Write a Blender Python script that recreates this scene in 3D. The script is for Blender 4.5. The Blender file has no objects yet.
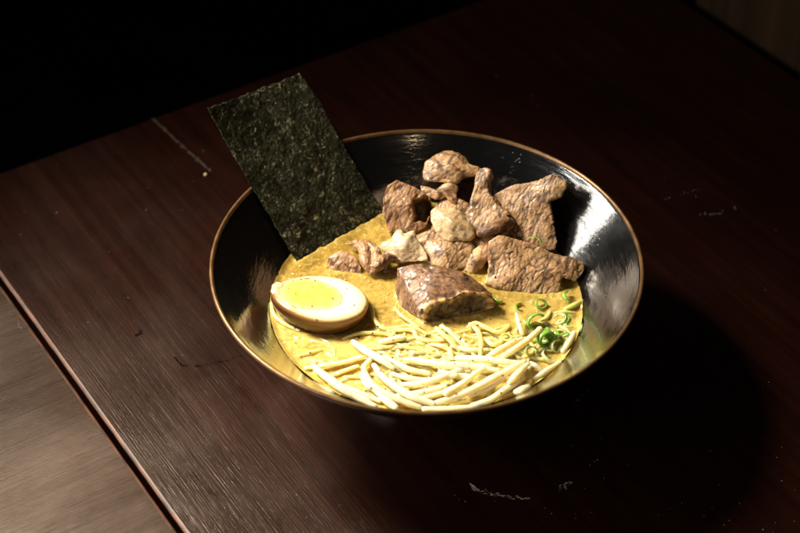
import bpy, bmesh, math, random
from mathutils import Vector, Matrix, noise
random.seed(7)
sc = bpy.context.scene
col = sc.collection
PI = math.pi

# ------------------------------------------------------------------ camera
RIM_Z = 0.078                       # height of the bowl's rim above the table
SOUP = RIM_Z - 0.031                # broth level
FPX = 1620.66                       # focal length in pixels of the 800 px wide photograph
PITCH = 0.7141
CAM = Vector((-.0135, -.6229, .5335 + RIM_Z))
FW = Vector((0, math.cos(PITCH), -math.sin(PITCH)))
RT = Vector((1, 0, 0))
UP = RT.cross(FW)
cd = bpy.data.cameras.new('camera')
cam = bpy.data.objects.new('camera', cd)
col.objects.link(cam)
cam.location = CAM
cam.rotation_euler = (PI / 2 - PITCH, 0, 0)
cd.sensor_width = 36
cd.lens = FPX / 800 * 36
cd.clip_start = .02
cd.clip_end = 50
cd.dof.use_dof = True
cd.dof.focus_distance = .84
cd.dof.aperture_fstop = 8
sc.camera = cam

def ray(x, y):
    return (FW + RT * ((x - 400) / FPX) - UP * ((y - 266.5) / FPX)).normalized()
def at(x, y, z):
    """the place at height z that the photograph shows at (x, y)"""
    d = ray(x, y)
    return CAM + d * ((z - CAM.z) / d.z)
def onplane(x, y, p0, n):
    d = ray(x, y)
    return CAM + d * ((p0 - CAM).dot(n) / d.dot(n))

# ------------------------------------------------------------------ helpers
def tag(o, label=None, cat=None, group=None, kind=None):
    if label: o['label'] = label
    if cat: o['category'] = cat
    if group: o['group'] = group
    if kind: o['kind'] = kind
    return o
def link(name, me, mat=None, parent=None, smooth=True):
    o = bpy.data.objects.new(name, me)
    me.name = name
    col.objects.link(o)
    if mat:
        for m in (mat if isinstance(mat, (list, tuple)) else [mat]):
            me.materials.append(m)
    if smooth:
        me.polygons.foreach_set('use_smooth', [True] * len(me.polygons))
    if parent: o.parent = parent
    return o
def from_bm(bm, name='mesh'):
    me = bpy.data.meshes.new(name)
    bmesh.ops.recalc_face_normals(bm, faces=bm.faces)
    bm.to_mesh(me); bm.free()
    return me
def recentre(o):
    """move the origin of a world-space mesh to its base"""
    vs = o.data.vertices
    n = len(vs)
    c = Vector((0, 0, 0)); z = 1e9
    for v in vs:
        c += v.co; z = min(z, v.co.z)
    c /= n; c.z = z
    o.data.transform(Matrix.Translation(-c))
    o.location = c
    return o
def ss(a, b, x):
    t = max(0, min(1, (x - a) / (b - a)))
    return t * t * (3 - 2 * t)
def fbm(p, o=4):
    return noise.fractal(p, .9, 2.0, o, noise_basis='PERLIN_ORIGINAL')

# ------------------------------------------------------------------ materials
class NT:
    def __init__(self, name):
        self.m = bpy.data.materials.new(name)
        self.m.use_nodes = True
        self.t = self.m.node_tree
        self.b = self.t.nodes['Principled BSDF']
        self.out = self.t.nodes['Material Output']
    def n(self, typ, **kw):
        nd = self.t.nodes.new(typ)
        for k, v in kw.items():
            if k in nd.inputs.keys():
                self.set(nd.inputs[k], v)
            else:
                setattr(nd, k, v)
        return nd
    def set(self, sock, v):
        if isinstance(v, bpy.types.NodeSocket): self.t.links.new(v, sock)
        else: sock.default_value = v
    def p(self, **kw):
        for k, v in kw.items():
            self.set(self.b.inputs[k.replace('_', ' ')], v)
    def coord(self, scale=(1, 1, 1), rot=(0, 0, 0), loc=(0, 0, 0)):
        tc = self.n('ShaderNodeTexCoord')
        mp = self.n('ShaderNodeMapping')
        mp.inputs['Scale'].default_value = scale
        mp.inputs['Rotation'].default_value = rot
        mp.inputs['Location'].default_value = loc
        self.t.links.new(tc.outputs['Object'], mp.inputs['Vector'])
        return mp.outputs['Vector']
    def noise(self, vec, scale, detail=4, rough=.55, dist=0):
        nd = self.n('ShaderNodeTexNoise')
        self.t.links.new(vec, nd.inputs['Vector'])
        nd.inputs['Scale'].default_value = scale
        nd.inputs['Detail'].default_value = detail
        nd.inputs['Roughness'].default_value = rough
        nd.inputs['Distortion'].default_value = dist
        return nd.outputs['Fac']
    def voro(self, vec, scale, feature='F1', rnd=1):
        nd = self.n('ShaderNodeTexVoronoi')
        nd.feature = feature
        self.t.links.new(vec, nd.inputs['Vector'])
        nd.inputs['Scale'].default_value = scale
        nd.inputs['Randomness'].default_value = rnd
        return nd.outputs['Distance']
    def ramp(self, fac, stops, interp='LINEAR'):
        nd = self.n('ShaderNodeValToRGB')
        self.t.links.new(fac, nd.inputs['Fac'])
        cr = nd.color_ramp
        cr.interpolation = interp
        while len(cr.elements) < len(stops): cr.elements.new(.5)
        for e, (p, c) in zip(cr.elements, stops):
            e.position = p
            e.color = (c, c, c, 1) if isinstance(c, (int, float)) else (*c, 1)
        return nd.outputs['Color']
    def mix(self, fac, a, b, blend='MIX'):
        nd = self.n('ShaderNodeMix', data_type='RGBA', blend_type=blend)
        self.set(nd.inputs[0], fac)
        for s, v in ((nd.inputs[6], a), (nd.inputs[7], b)):
            if isinstance(v, tuple) and len(v) == 3: v = (*v, 1)
            self.set(s, v)
        return nd.outputs[2]
    def math(self, op, a, b=0.0, c=0.0, clamp=False):
        nd = self.n('ShaderNodeMath', operation=op)
        nd.use_clamp = clamp
        self.set(nd.inputs[0], a); self.set(nd.inputs[1], b); self.set(nd.inputs[2], c)
        return nd.outputs[0]
    def bump(self, h, strength=.5, dist=.001, normal=None):
        nd = self.n('ShaderNodeBump')
        nd.inputs['Strength'].default_value = strength
        nd.inputs['Distance'].default_value = dist
        self.t.links.new(h, nd.inputs['Height'])
        if normal: self.t.links.new(normal, nd.inputs['Normal'])
        return nd.outputs['Normal']
    def attr(self, name):
        nd = self.n('ShaderNodeAttribute')
        nd.attribute_name = name
        return nd.outputs['Fac']

# table frame: U runs along the long seam, V across it
TH = math.radians(123.4)
GU = Vector((math.cos(TH), math.sin(TH), 0))
GV = Vector((math.sin(TH), -math.cos(TH), 0))

def wood_mat(name, across, dark, mid, rough=(.22, .33), spec=.43, grain=.36):
    t = NT(name)
    base = t.coord()
    sc_ = (1, 26, 1) if not across else (26, 1, 1)
    g = t.coord(scale=sc_)
    g2 = t.coord(scale=(4, 300, 4) if not across else (300, 4, 4))
    n1 = t.noise(g, 5, 6, .6, .4)
    n2 = t.noise(g2, 5, 4, .6)
    blot = t.noise(base, 9, 3, .5)
    c = t.ramp(n1, [(.30, dark), (.72, mid)])
    c = t.mix(t.math('MULTIPLY', t.ramp(n2, [(.45, 0), (.75, 1)]), .55), c, tuple(x * .35 for x in dark))
    c = t.mix(t.ramp(blot, [(.35, .55), (.65, 0)]), c, tuple(x * .6 for x in dark))
    # pale pores: short worn dashes along the grain
    pv = t.coord(scale=(14, 420, 1) if not across else (420, 14, 1))
    pore = t.ramp(t.noise(pv, 3, 2, .5), [(.70, 0), (.76, 1)])
    c = t.mix(t.math('MULTIPLY', pore, .05), c, (.07, .038, .024))
    r = t.math('ADD', t.math('MULTIPLY', n1, rough[1] - rough[0]), rough[0])
    sm = t.ramp(t.noise(base, 14, 5, .65, .3), [(.40, 0), (.70, 1)])
    r = t.math('ADD', r, t.math('MULTIPLY', sm, .08))
    h = t.math('ADD', t.math('MULTIPLY', n2, .6), t.math('MULTIPLY', n1, .5))
    h = t.math('SUBTRACT', h, t.math('MULTIPLY', pore, .08))
    t.p(Base_Color=c, Roughness=r, Normal=t.bump(h, grain, .0006))
    t.b.inputs['Specular IOR Level'].default_value = spec
    t.b.inputs['Specular Tint'].default_value = (1, .84, .71, 1)
    return t.m

M = {}
M['table_wood'] = wood_mat('table_wood', False, (.0070, .0013, .0006), (.0185, .0039, .0019))
M['side_table_wood'] = wood_mat('side_table_wood', True, (.012, .0042, .0020), (.026, .0100, .0052), rough=(.24, .33), spec=.90, grain=.6)
t = NT('worn_edge')
c = t.ramp(t.noise(t.coord(scale=(6, 30, 30)), 12, 5, .6), [(.35, (.012, .0035, .0015)), (.7, (.125, .043, .016))])
t.p(Base_Color=c, Roughness=.5); M['worn_edge'] = t.m
t = NT('panel_wood')
c = t.ramp(t.noise(t.coord(scale=(14, 14, 1)), 4, 5, .6), [(.3, (.006, .0030, .0010)), (.7, (.018, .0085, .0028))])
t.b.inputs['Specular IOR Level'].default_value = .08
t.p(Base_Color=c, Roughness=.85); M['panel_wood'] = t.m
t = NT('floor_dark')
c = t.ramp(t.noise(t.coord(), 6, 4), [(.3, (.0010, .0008, .0008)), (.7, (.002, .0016, .0014))])
t.b.inputs['Specular IOR Level'].default_value = 0
t.p(Base_Color=c, Roughness=1.0); M['floor'] = t.m

# black lacquer with turning marks that run round the bowl
t = NT('black_lacquer')
tc = t.n('ShaderNodeTexCoord')
sep = t.n('ShaderNodeSeparateXYZ'); t.t.links.new(tc.outputs['Object'], sep.inputs[0])
ang = t.math('ARCTAN2', sep.outputs[1], sep.outputs[0])
comb = t.n('ShaderNodeCombineXYZ')
t.t.links.new(t.math('MULTIPLY', ang, 1.2), comb.inputs[0])
t.t.links.new(t.math('MULTIPLY', sep.outputs[2], 900.0), comb.inputs[1])
st = t.noise(comb.outputs[0], 1.0, 5, .62)
comb2 = t.n('ShaderNodeCombineXYZ')
t.t.links.new(t.math('MULTIPLY', ang, 8.0), comb2.inputs[0])
t.t.links.new(t.math('MULTIPLY', sep.outputs[2], 360.0), comb2.inputs[1])
st2 = t.noise(comb2.outputs[0], 1.0, 4, .6)
smear = t.noise(tc.outputs['Object'], 34, 4, .6, .6)
r = t.math('ADD', t.math('MULTIPLY', st2, .12), .08)
r = t.math('ADD', r, t.math('MULTIPLY', t.ramp(smear, [(.45, 0), (.75, 1)]), .10))
hh = t.math('ADD', t.math('MULTIPLY', st, .3), t.math('MULTIPLY', st2, 1.6))
t.p(Base_Color=(.003, .003, .0033, 1), Roughness=r, Normal=t.bump(hh, .26, .0004))
t.b.inputs['Specular IOR Level'].default_value = .35
t.b.inputs['Anisotropic'].default_value = .5
tg = t.n('ShaderNodeTangent'); tg.direction_type = 'RADIAL'; tg.axis = 'Z'
t.t.links.new(tg.outputs[0], t.b.inputs['Tangent'])
t.b.inputs['Coat Weight'].default_value = 1.0
t.b.inputs['Coat IOR'].default_value = 1.85
t.b.inputs['Coat Roughness'].default_value = .10
t.t.links.new(t.b.inputs['Normal'].links[0].from_socket, t.b.inputs['Coat Normal'])
M['lacquer'] = t.m
t = NT('gold_brown_rim')
c = t.ramp(t.noise(t.coord(), 120, 4), [(.3, (.075, .037, .012)), (.7, (.18, .10, .04))])
t.p(Base_Color=c, Roughness=.34, Metallic=.55); M['rim'] = t.m

# broth
t = NT('broth')
v = t.coord()
n1 = t.noise(v, 60, 5, .6, .5); n2 = t.noise(v, 340, 4, .6)
c = t.ramp(n1, [(.30, (.150, .090, .012)), (.50, (.275, .180, .030)), (.72, (.47, .34, .085))])
# pale noodles lie just under the surface in the front half
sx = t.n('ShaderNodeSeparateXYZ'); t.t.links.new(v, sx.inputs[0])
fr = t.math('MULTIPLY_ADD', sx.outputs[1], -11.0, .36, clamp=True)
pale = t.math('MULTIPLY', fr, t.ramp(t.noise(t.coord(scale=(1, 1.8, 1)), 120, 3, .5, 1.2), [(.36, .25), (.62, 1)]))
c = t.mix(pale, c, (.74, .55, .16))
c = t.mix(t.math('MULTIPLY', t.ramp(n2, [(.5, 0), (.72, 1)]), .45), c, (.66, .50, .18))
vd = t.voro(v, 420)
spot = t.ramp(vd, [(.16, 1), (.24, 0)])
ring = t.ramp(vd, [(.13, 0), (.18, 1), (.24, 1), (.30, 0)])
c = t.mix(t.math('MULTIPLY', spot, .30), c, (.74, .60, .22))
gr = t.noise(v, 1500, 3, .6)
c = t.mix(t.math('MULTIPLY', t.ramp(gr, [(.34, 1), (.47, 0)]), .40), c, (.15, .085, .012))
c = t.mix(t.math('MULTIPLY', t.attr('edge'), .35), c, (.74, .56, .16))
h = t.math('ADD', t.math('MULTIPLY', n1, 1.2), t.math('ADD', t.math('MULTIPLY', n2, .35), t.math('MULTIPLY', ring, .30)))
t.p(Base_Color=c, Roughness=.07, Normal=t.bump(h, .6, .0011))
t.b.inputs['Specular IOR Level'].default_value = 1.0
t.b.inputs['Subsurface Weight'].default_value = .75
t.b.inputs['Subsurface Radius'].default_value = (.006, .004, .0012)
t.b.inputs['Subsurface Scale'].default_value = 1.0
M['broth'] = t.m

def strand_mat(name, a, b, sss=.35, rough=.22):
    t = NT(name)
    v = t.coord()
    n1 = t.noise(v, 150, 4, .6); n2 = t.noise(v, 900, 3, .6)
    oi = t.n('ShaderNodeObjectInfo')
    f = t.math('ADD', t.math('MULTIPLY', n1, .7), t.math('MULTIPLY', oi.outputs['Random'], .3))
    c = t.ramp(f, [(.25, a), (.7, b)])
    t.p(Base_Color=c, Roughness=rough, Normal=t.bump(t.math('ADD', n1, t.math('MULTIPLY', n2, .3)), .22, .0006))
    t.b.inputs['Subsurface Weight'].default_value = sss
    t.b.inputs['Subsurface Radius'].default_value = (.0065, .0050, .0026)
    t.b.inputs['Subsurface Scale'].default_value = 1.0
    return t.m
M['sprout'] = strand_mat('bean_sprout', (.70, .60, .36), (.83, .76, .54), .95, .14)
M['noodle'] = strand_mat('noodle', (.70, .53, .18), (.82, .67, .31), .9, .14)
M['scallion'] = strand_mat('scallion_green', (.07, .22, .02), (.20, .40, .06), .25, .2)
M['scallion_pale'] = strand_mat('scallion_pale', (.42, .50, .11), (.66, .68, .32), .4, .15)

# meat: 'fat' and 'crack' are stored on the mesh, from its shape
def meat_mat(name, lean_a, lean_b, fat_c, crack_c, rough=.38):
    t = NT(name)
    v = t.coord()
    n1 = t.noise(v, 130, 5, .65, .4); n2 = t.noise(v, 700, 4, .65); n3 = t.noise(v, 45, 3, .5)
    c = t.ramp(n1, [(.3, lean_a), (.7, lean_b)])
    c = t.mix(t.math('MULTIPLY', t.ramp(n2, [(.45, 0), (.7, 1)]), .30), c, tuple(min(1, x * 1.55) for x in lean_b))
    c = t.mix(t.math('MULTIPLY', t.ramp(n3, [(.50, 0), (.62, 1)]), .55), c, tuple(x * .62 for x in lean_a))
    c = t.mix(t.math('MULTIPLY', t.ramp(t.noise(v, 75, 3, .5), [(.56, 0), (.70, 1)]), .6), c, tuple(x * .85 for x in fat_c))
    ga = t.n('ShaderNodeAttribute'); ga.attribute_name = 'gco'
    gv = ga.outputs['Vector']
    nw = t.n('ShaderNodeTexNoise'); t.t.links.new(v, nw.inputs['Vector']); nw.inputs['Scale'].default_value = 260; nw.inputs['Detail'].default_value = 3
    wv = t.n('ShaderNodeVectorMath', operation='MULTIPLY_ADD')
    t.t.links.new(nw.outputs['Color'], wv.inputs[0]); wv.inputs[1].default_value = (.0015, .0015, .0015); t.t.links.new(gv, wv.inputs[2])
    gw = wv.outputs[0]
    msk = t.ramp(t.noise(v, 120, 3, .5), [(.40, 0), (.58, 1)])
    msk2 = t.ramp(t.noise(v, 180, 3, .5), [(.50, 0), (.68, .8)])
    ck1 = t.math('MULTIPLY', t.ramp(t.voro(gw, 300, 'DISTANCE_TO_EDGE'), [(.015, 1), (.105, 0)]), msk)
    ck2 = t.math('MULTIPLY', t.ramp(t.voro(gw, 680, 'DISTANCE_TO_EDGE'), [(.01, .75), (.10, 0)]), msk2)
    fibre = t.noise(gw, 1500, 4, .65)
    c = t.mix(t.math('MULTIPLY', t.ramp(fibre, [(.42, 0), (.68, 1)]), .42), c, tuple(min(1, x * 1.5) for x in lean_b))
    c = t.mix(t.math('MULTIPLY', t.ramp(fibre, [(.34, 1), (.50, 0)]), .38), c, tuple(x * .55 for x in lean_a))
    fine = t.noise(v, 2200, 3, .6)
    c = t.mix(t.math('MULTIPLY', t.ramp(fine, [(.40, 1), (.55, 0)]), .34), c, tuple(x * .42 for x in lean_a))
    c = t.mix(t.math('MULTIPLY', t.ramp(fine, [(.56, 0), (.70, 1)]), .30), c, tuple(min(1, x * 1.6) for x in lean_b))
    fat = t.attr('fat')
    c = t.mix(fat, c, t.mix(n1, fat_c, tuple(x * .72 for x in fat_c)))
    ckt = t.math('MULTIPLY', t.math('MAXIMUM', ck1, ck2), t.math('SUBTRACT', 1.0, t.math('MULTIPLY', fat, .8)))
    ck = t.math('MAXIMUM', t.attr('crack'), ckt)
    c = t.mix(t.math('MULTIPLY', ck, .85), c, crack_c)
    h = t.math('ADD', t.math('MULTIPLY', n1, .5), t.math('ADD', t.math('MULTIPLY', n2, .45), t.math('MULTIPLY', fibre, .45)))
    h = t.math('SUBTRACT', h, t.math('MULTIPLY', ckt, .6))
    r = t.math('ADD', t.math('MULTIPLY', n2, .35), rough - .12)
    t.p(Base_Color=c, Roughness=r, Normal=t.bump(h, .24, .0008))
    t.set(t.b.inputs['Coat Weight'], t.ramp(t.noise(v, 90, 3, .5), [(.44, .0), (.64, .7)]))
    t.b.inputs['Coat Roughness'].default_value = .16
    t.set(t.b.inputs['Coat Normal'], t.bump(n1, .12, .0008))
    t.b.inputs['Subsurface Weight'].default_value = .30
    t.b.inputs['Subsurface Radius'].default_value = (.0030, .0014, .0008)
    t.b.inputs['Subsurface Scale'].default_value = 1.0
    return t.m
M['beef'] = meat_mat('beef', (.255, .134, .054), (.445, .270, .126), (.66, .49, .27), (.040, .014, .005), .44)
M['beef_dark'] = meat_mat('beef_dark', (.110, .048, .018), (.220, .108, .046), (.54, .36, .14), (.022, .008, .003), .48)
M['beef_pale'] = meat_mat('beef_pale', (.42, .27, .130), (.60, .44, .245), (.72, .59, .40), (.15, .065, .022), .40)
M['beef_pink'] = meat_mat('beef_pink', (.235, .116, .050), (.405, .230, .112), (.66, .49, .27), (.040, .014, .005), .44)

# egg
t = NT('egg_white')
v = t.coord()
n1 = t.noise(v, 90, 4, .6)
rimf = t.attr('stain')
c = t.ramp(rimf, [(0, (.73, .65, .45)), (.45, (.68, .52, .27)), (.75, (.27, .125, .035)), (1, (.075, .030, .008))])
c = t.mix(t.math('MULTIPLY', t.ramp(n1, [(.45, 0), (.7, 1)]), t.math('MULTIPLY', rimf, .5)), c, (.16, .06, .018))
t.p(Base_Color=c, Roughness=.24, Normal=t.bump(n1, .15, .0006))
t.b.inputs['Subsurface Weight'].default_value = .3
t.b.inputs['Subsurface Radius'].default_value = (.004, .003, .0015)
t.b.inputs['Subsurface Scale'].default_value = 1.0
M['egg_white'] = t.m
t = NT('egg_yolk')
v = t.coord()
n1 = t.noise(v, 130, 5, .6)
ed = t.attr('edge')
c = t.ramp(n1, [(.3, (.68, .40, .060)), (.7, (.78, .53, .13))])
c = t.mix(t.math('MULTIPLY', t.ramp(ed, [(.0, 0), (1, 1)]), .70), c, (.80, .66, .36))
t.p(Base_Color=c, Roughness=.2, Normal=t.bump(n1, .28, .0007))
t.b.inputs['Subsurface Weight'].default_value = .3
t.b.inputs['Subsurface Radius'].default_value = (.004, .003, .001)
t.b.inputs['Subsurface Scale'].default_value = 1.0
M['yolk'] = t.m

# nori
t = NT('nori')
v = t.coord()
n1 = t.noise(v, 300, 7, .72, 1.2); n2 = t.noise(v, 1100, 4, .7); vo = t.voro(v, 420)
c = t.ramp(n1, [(.38, (.0022, .0026, .0009)), (.60, (.010, .0108, .0036)), (.80, (.075, .072, .026))])
c = t.mix(t.math('MULTIPLY', t.ramp(n2, [(.55, 0), (.75, 1)]), .5), c, (.085, .08, .035))
h = t.math('ADD', t.math('MULTIPLY', n1, 1.0), t.math('ADD', t.math('MULTIPLY', n2, .35), t.math('MULTIPLY', vo, .5)))
big = t.ramp(t.noise(v, 42, 4, .6), [(.42, 0), (.62, 1)])
c = t.mix(t.math('MULTIPLY', t.math('MULTIPLY', big, t.ramp(n1, [(.54, 0), (.68, 1)])), .75), c, (.20, .19, .085))  # pale flecks in the colour stand in for highlights on the sheet
r = t.math('SUBTRACT', t.ramp(n1, [(.44, .60), (.64, .20)]), t.math('MULTIPLY', big, .08))
c = t.mix(t.math('MULTIPLY', t.ramp(t.noise(v, 24, 3, .5), [(.40, 1), (.60, 0)]), .65), c, (.004, .0045, .0018))
t.p(Base_Color=c, Roughness=r, Normal=t.bump(h, 1.0, .0013))
t.set(t.b.inputs['Specular IOR Level'], t.ramp(n1, [(.52, .10), (.66, 1.0)]))
t.b.inputs['Specular Tint'].default_value = (1, .95, .62, 1)
M['nori'] = t.m

t = NT('pepper')
c = t.ramp(t.noise(t.coord(), 800, 3), [(.35, (.008, .006, .004)), (.75, (.05, .032, .018))])
t.p(Base_Color=c, Roughness=.6); M['pepper'] = t.m
t = NT('oil_film')
c = t.ramp(t.noise(t.coord(), 200, 3), [(.3, (.55, .38, .07)), (.7, (.70, .53, .15))])
t.p(Base_Color=c, Roughness=.06); t.b.inputs['Specular IOR Level'].default_value = .7
M['oil'] = t.m
t = NT('water_drop')
t.p(Base_Color=(1, .97, .9, 1), Roughness=.05, Transmission_Weight=1.0); t.b.inputs['IOR'].default_value = 1.33
M['drop'] = t.m
t = NT('scuff')
c = t.ramp(t.noise(t.coord(), 700, 3), [(.3, (.08, .06, .045)), (.7, (.34, .28, .22))])
t.p(Base_Color=c, Roughness=.8); M['scuff'] = t.m
t = NT('faint_scuff')
t.p(Base_Color=t.ramp(t.noise(t.coord(), 500, 3), [(.35, (.012, .006, .003)), (.7, (.07, .04, .02))]), Roughness=.7); M['faint_scuff'] = t.m
t = NT('dent')
c = t.ramp(t.noise(t.coord(), 300, 3), [(.3, (.002, .0007, .0005)), (.7, (.005, .002, .0015))])
t.b.inputs['Specular IOR Level'].default_value = .05
t.p(Base_Color=c, Roughness=.9); M['dent'] = t.m
t = NT('crumb')
c = t.ramp(t.noise(t.coord(), 900, 3), [(.3, (.5, .36, .2)), (.7, (.75, .6, .4))])
t.p(Base_Color=c, Roughness=.6); M['crumb'] = t.m

# ------------------------------------------------------------------ table
UE, VGAP, VPAN = .286, -.1625, .360
def frame(cu, cv):
    return Matrix.Translation(GU * cu + GV * cv) @ Matrix.Rotation(TH, 4, 'Z')
def slab2(name, u0, u1, v0, v1, mat, label, cat='table', z1=0.0, thick=.034, bevel=.0018, seam=0):
    cu, cv = (u0 + u1) / 2, (v0 + v1) / 2
    bm = bmesh.new()
    bmesh.ops.create_cube(bm, size=1)
    for v in bm.verts:
        v.co = Vector((v.co.x * (u1 - u0), v.co.y * (v1 - v0), (v.co.z - .5) * thick + z1))
    top = [e for e in bm.edges if all(abs(v.co.z - z1) < 1e-6 for v in e.verts)]
    bmesh.ops.bevel(bm, geom=top, offset=bevel, segments=3, profile=.6, affect='EDGES', material=1)
    o = link(name, from_bm(bm), mat, smooth=False)
    hv = (v1 - v0) / 2
    for f in o.data.polygons:
        # only the edge along the seam is rubbed back to pale wood
        if f.material_index == 1 and (seam == 0 or f.center.y * seam < hv - .004): f.material_index = 0
    o.matrix_world = frame(cu, cv)
    if label: tag(o, label, cat)
    return o
table = slab2('table', -.75, UE, VGAP + .0015, VPAN, [M['table_wood'], M['worn_edge']],
              'dark reddish brown wooden table under the noodle bowl', seam=1)
side = slab2('table', -.75, UE, -.75, VGAP - .0015, [M['side_table_wood'], M['worn_edge']],
             'dark brown wooden table top across the seam at lower left', seam=-1)
panel = slab2('wooden_panel', -.9, .205, VPAN + .012, VPAN + .034, [M['panel_wood'], M['panel_wood']],
              'dim brown upright wooden panel beyond the table at upper right', 'panel', z1=.45, thick=.75)
bm = bmesh.new()
bmesh.ops.create_grid(bm, x_segments=2, y_segments=2, size=6)
fl = link('floor', from_bm(bm), M['floor'], smooth=False)
fl.location = (0, 0, -.74); tag(fl, kind='structure')
tinv = table.matrix_world.inverted()
sinv = side.matrix_world.inverted()

def flakes(name, path, width, n, smin, smax, mat, parent, label, z=.0004, taper=True):
    """a scuff: many tiny flakes of bared wood along a path of photograph points"""
    P = [at(x, y, 0) for x, y in path]
    bm = bmesh.new()
    inv = parent.matrix_world.inverted()
    for i in range(n):
        s = random.random() * (len(P) - 1); k = min(int(s), len(P) - 2); f = s - k
        p = P[k].lerp(P[k + 1], f)
        d = (P[k + 1] - P[k]).normalized(); q = Vector((-d.y, d.x, 0))
        w = width * (1 - abs(2 * s / (len(P) - 1) - 1) ** 2 * .7 if taper else 1)
        p = p + q * random.gauss(0, w * .5)
        a = random.uniform(-.5, .5); L = random.uniform(smin, smax); W = L * random.uniform(.15, .45)
        d2 = d * math.cos(a) + q * math.sin(a); q2 = Vector((-d2.y, d2.x, 0))
        zz = z + i * 2e-7
        vs = [inv @ (p + d2 * L * cx + q2 * W * cy + Vector((0, 0, zz))) for cx, cy in ((-1, 0), (-.2, -.8), (.6, -.6), (1, .1), (.2, .9))]
        bm.faces.new([bm.verts.new(v) for v in vs])
    o = link(name, from_bm(bm), mat, parent, smooth=False)
    tag(o, label)
    return o
flakes('scuff_mark', [(470, 484), (478, 491), (495, 495), (512, 498), (530, 499)], .0016, 90, .0003, .0012, M['scuff'], table, 'pale curved scuff on the dark table in front of the bowl')
flakes('scuff_mark', [(558, 492), (564, 486), (572, 483)], .0020, 40, .0002, .0009, M['scuff'], table, 'small pale scuff to the right of the curved one')
flakes('scuff_mark', [(574, 404), (580, 398), (589, 390)], .0008, 22, .0003, .001, M['scuff'], table, 'thin scratch close to the bowl front')
flakes('scuff_mark', [(586, 469), (593, 463), (598, 460)], .0010, 16, .0002, .0006, M['scuff'], table, 'faint scratch right of the bowl front')
flakes('scuff_mark', [(700, 215), (718, 213), (735, 208)], .0030, 18, .0003, .0010, M['scuff'], table, 'faint pale smudge right of the bowl')
flakes('scuff_mark', [(664, 200), (684, 194), (700, 190)], .0010, 14, .0002, .0008, M['scuff'], table, 'faint scratch right of the rim')
flakes('scuff_mark', [(153, 119), (172, 137), (192, 155), (211, 172)], .0009, 150, .0006, .0018, M['faint_scuff'], table, 'thin straight pale scratch running in from the far edge', taper=False)
flakes('scuff_mark', [(172, 355), (182, 366), (200, 366), (222, 362), (240, 356)], .0007, 34, .0005, .0014, M['dent'], table, 'dark curved dent left of the bowl')
flakes('scuff_mark', [(136, 336), (142, 331)], .0012, 16, .0004, .0014, M['dent'], table, 'short dark dent left of the bowl')
flakes('scuff_mark', [(18, 322), (24, 332)], .0022, 14, .0006, .0020, M['faint_scuff'], side, 'pale worn patch beside the seam')
flakes('scuff_mark', [(10, 308), (16, 316)], .0016, 9, .0005, .0015, M['faint_scuff'], side, 'pale worn patch beside the seam')
# loose dust and nicks over the table top
bm = bmesh.new()
for i in range(240):
    x, y = random.uniform(0, 800), random.uniform(60, 533)
    if random.random() < .4: x, y = random.uniform(440, 800), random.uniform(380, 533)
    p = at(x, y, 0)
    lp = tinv @ p
    if lp.x > (UE + .75) / 2 - .004 or abs(lp.y) > (VPAN - VGAP) / 2 - .004 or p.xy.length < .04: continue
    r_ = random.choice([.00012, .00016, .0002, .0003]); a0 = random.random() * 6
    vs = [tinv @ (p + Vector((r_ * math.cos(a0 + k * 1.26) * random.uniform(.6, 1.4), r_ * math.sin(a0 + k * 1.26) * random.uniform(.6, 1.4), .0003 + i * 1e-7))) for k in range(5)]
    bm.faces.new([bm.verts.new(v) for v in vs])
o = link('dust', from_bm(bm), M['scuff'], table, smooth=False)
o['kind'] = 'stuff'
# crumb
bm = bmesh.new(); bmesh.ops.create_icosphere(bm, subdivisions=2, radius=.0011)
for v in bm.verts: v.co += v.normal * .0003 * noise.noise(v.co * 1500); v.co.z *= .7
o = link('crumb', from_bm(bm), M['crumb']); o.location = at(205.5, 174.5, .0007)
tag(o, 'tiny pale crumb at the end of the thin scratch, left of the seaweed', 'crumb')

# ------------------------------------------------------------------ bowl
def lathe(prof, seg=192):
    bm = bmesh.new()
    rings = []
    for r_, z in prof:
        if r_ < 1e-6: rings.append([bm.verts.new((0, 0, z))])
        else: rings.append([bm.verts.new((r_ * math.cos(2 * PI * k / seg), r_ * math.sin(2 * PI * k / seg), z)) for k in range(seg)])
    for a, b in zip(rings, rings[1:]):
        if len(a) == 1 and len(b) == 1: continue
        for k in range(seg):
            k2 = (k + 1) % seg
            if len(a) == 1: bm.faces.new((a[0], b[k2], b[k]))
            elif len(b) == 1: bm.faces.new((a[k], a[k2], b[0]))
            else: bm.faces.new((a[k], a[k2], b[k2], b[k]))
    return bm
def crom(P, per=8):
    P = [Vector(p) for p in P]
    out = []
    Q = [P[0] * 2 - P[1]] + P + [P[-1] * 2 - P[-2]]
    for i in range(1, len(Q) - 2):
        p0, p1, p2, p3 = Q[i - 1:i + 3]
        for k in range(per):
            t = k / per
            out.append(.5 * ((2 * p1) + (p2 - p0) * t + (2 * p0 - 5 * p1 + 4 * p2 - p3) * t * t + (3 * p1 - p0 - 3 * p2 + p3) * t ** 3))
    out.append(P[-1])
    return out
H = RIM_Z
inner = crom([(0, 0, H - .062), (.030, 0, H - .0605), (.052, 0, H - .053), (.068, 0, H - .0415), (.080, 0, H - .0305), (.0925, 0, H - .0175), (.1015, 0, H - .008), (.1076, 0, H - .0010)], 8)
outer = crom([(.1088, 0, H - .0016), (.1035, 0, H - .0095), (.0945, 0, H - .020), (.082, 0, H - .033), (.066, 0, H - .048), (.048, 0, H - .0605), (.037, 0, H - .0665)], 8)
foot = [Vector((.0365, 0, .009)), Vector((.0370, 0, .0012)), Vector((.0360, 0, 0)), Vector((.0335, 0, 0)), Vector((.0325, 0, .001)), Vector((.0315, 0, .0085)), Vector((0, 0, .009))]
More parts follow.
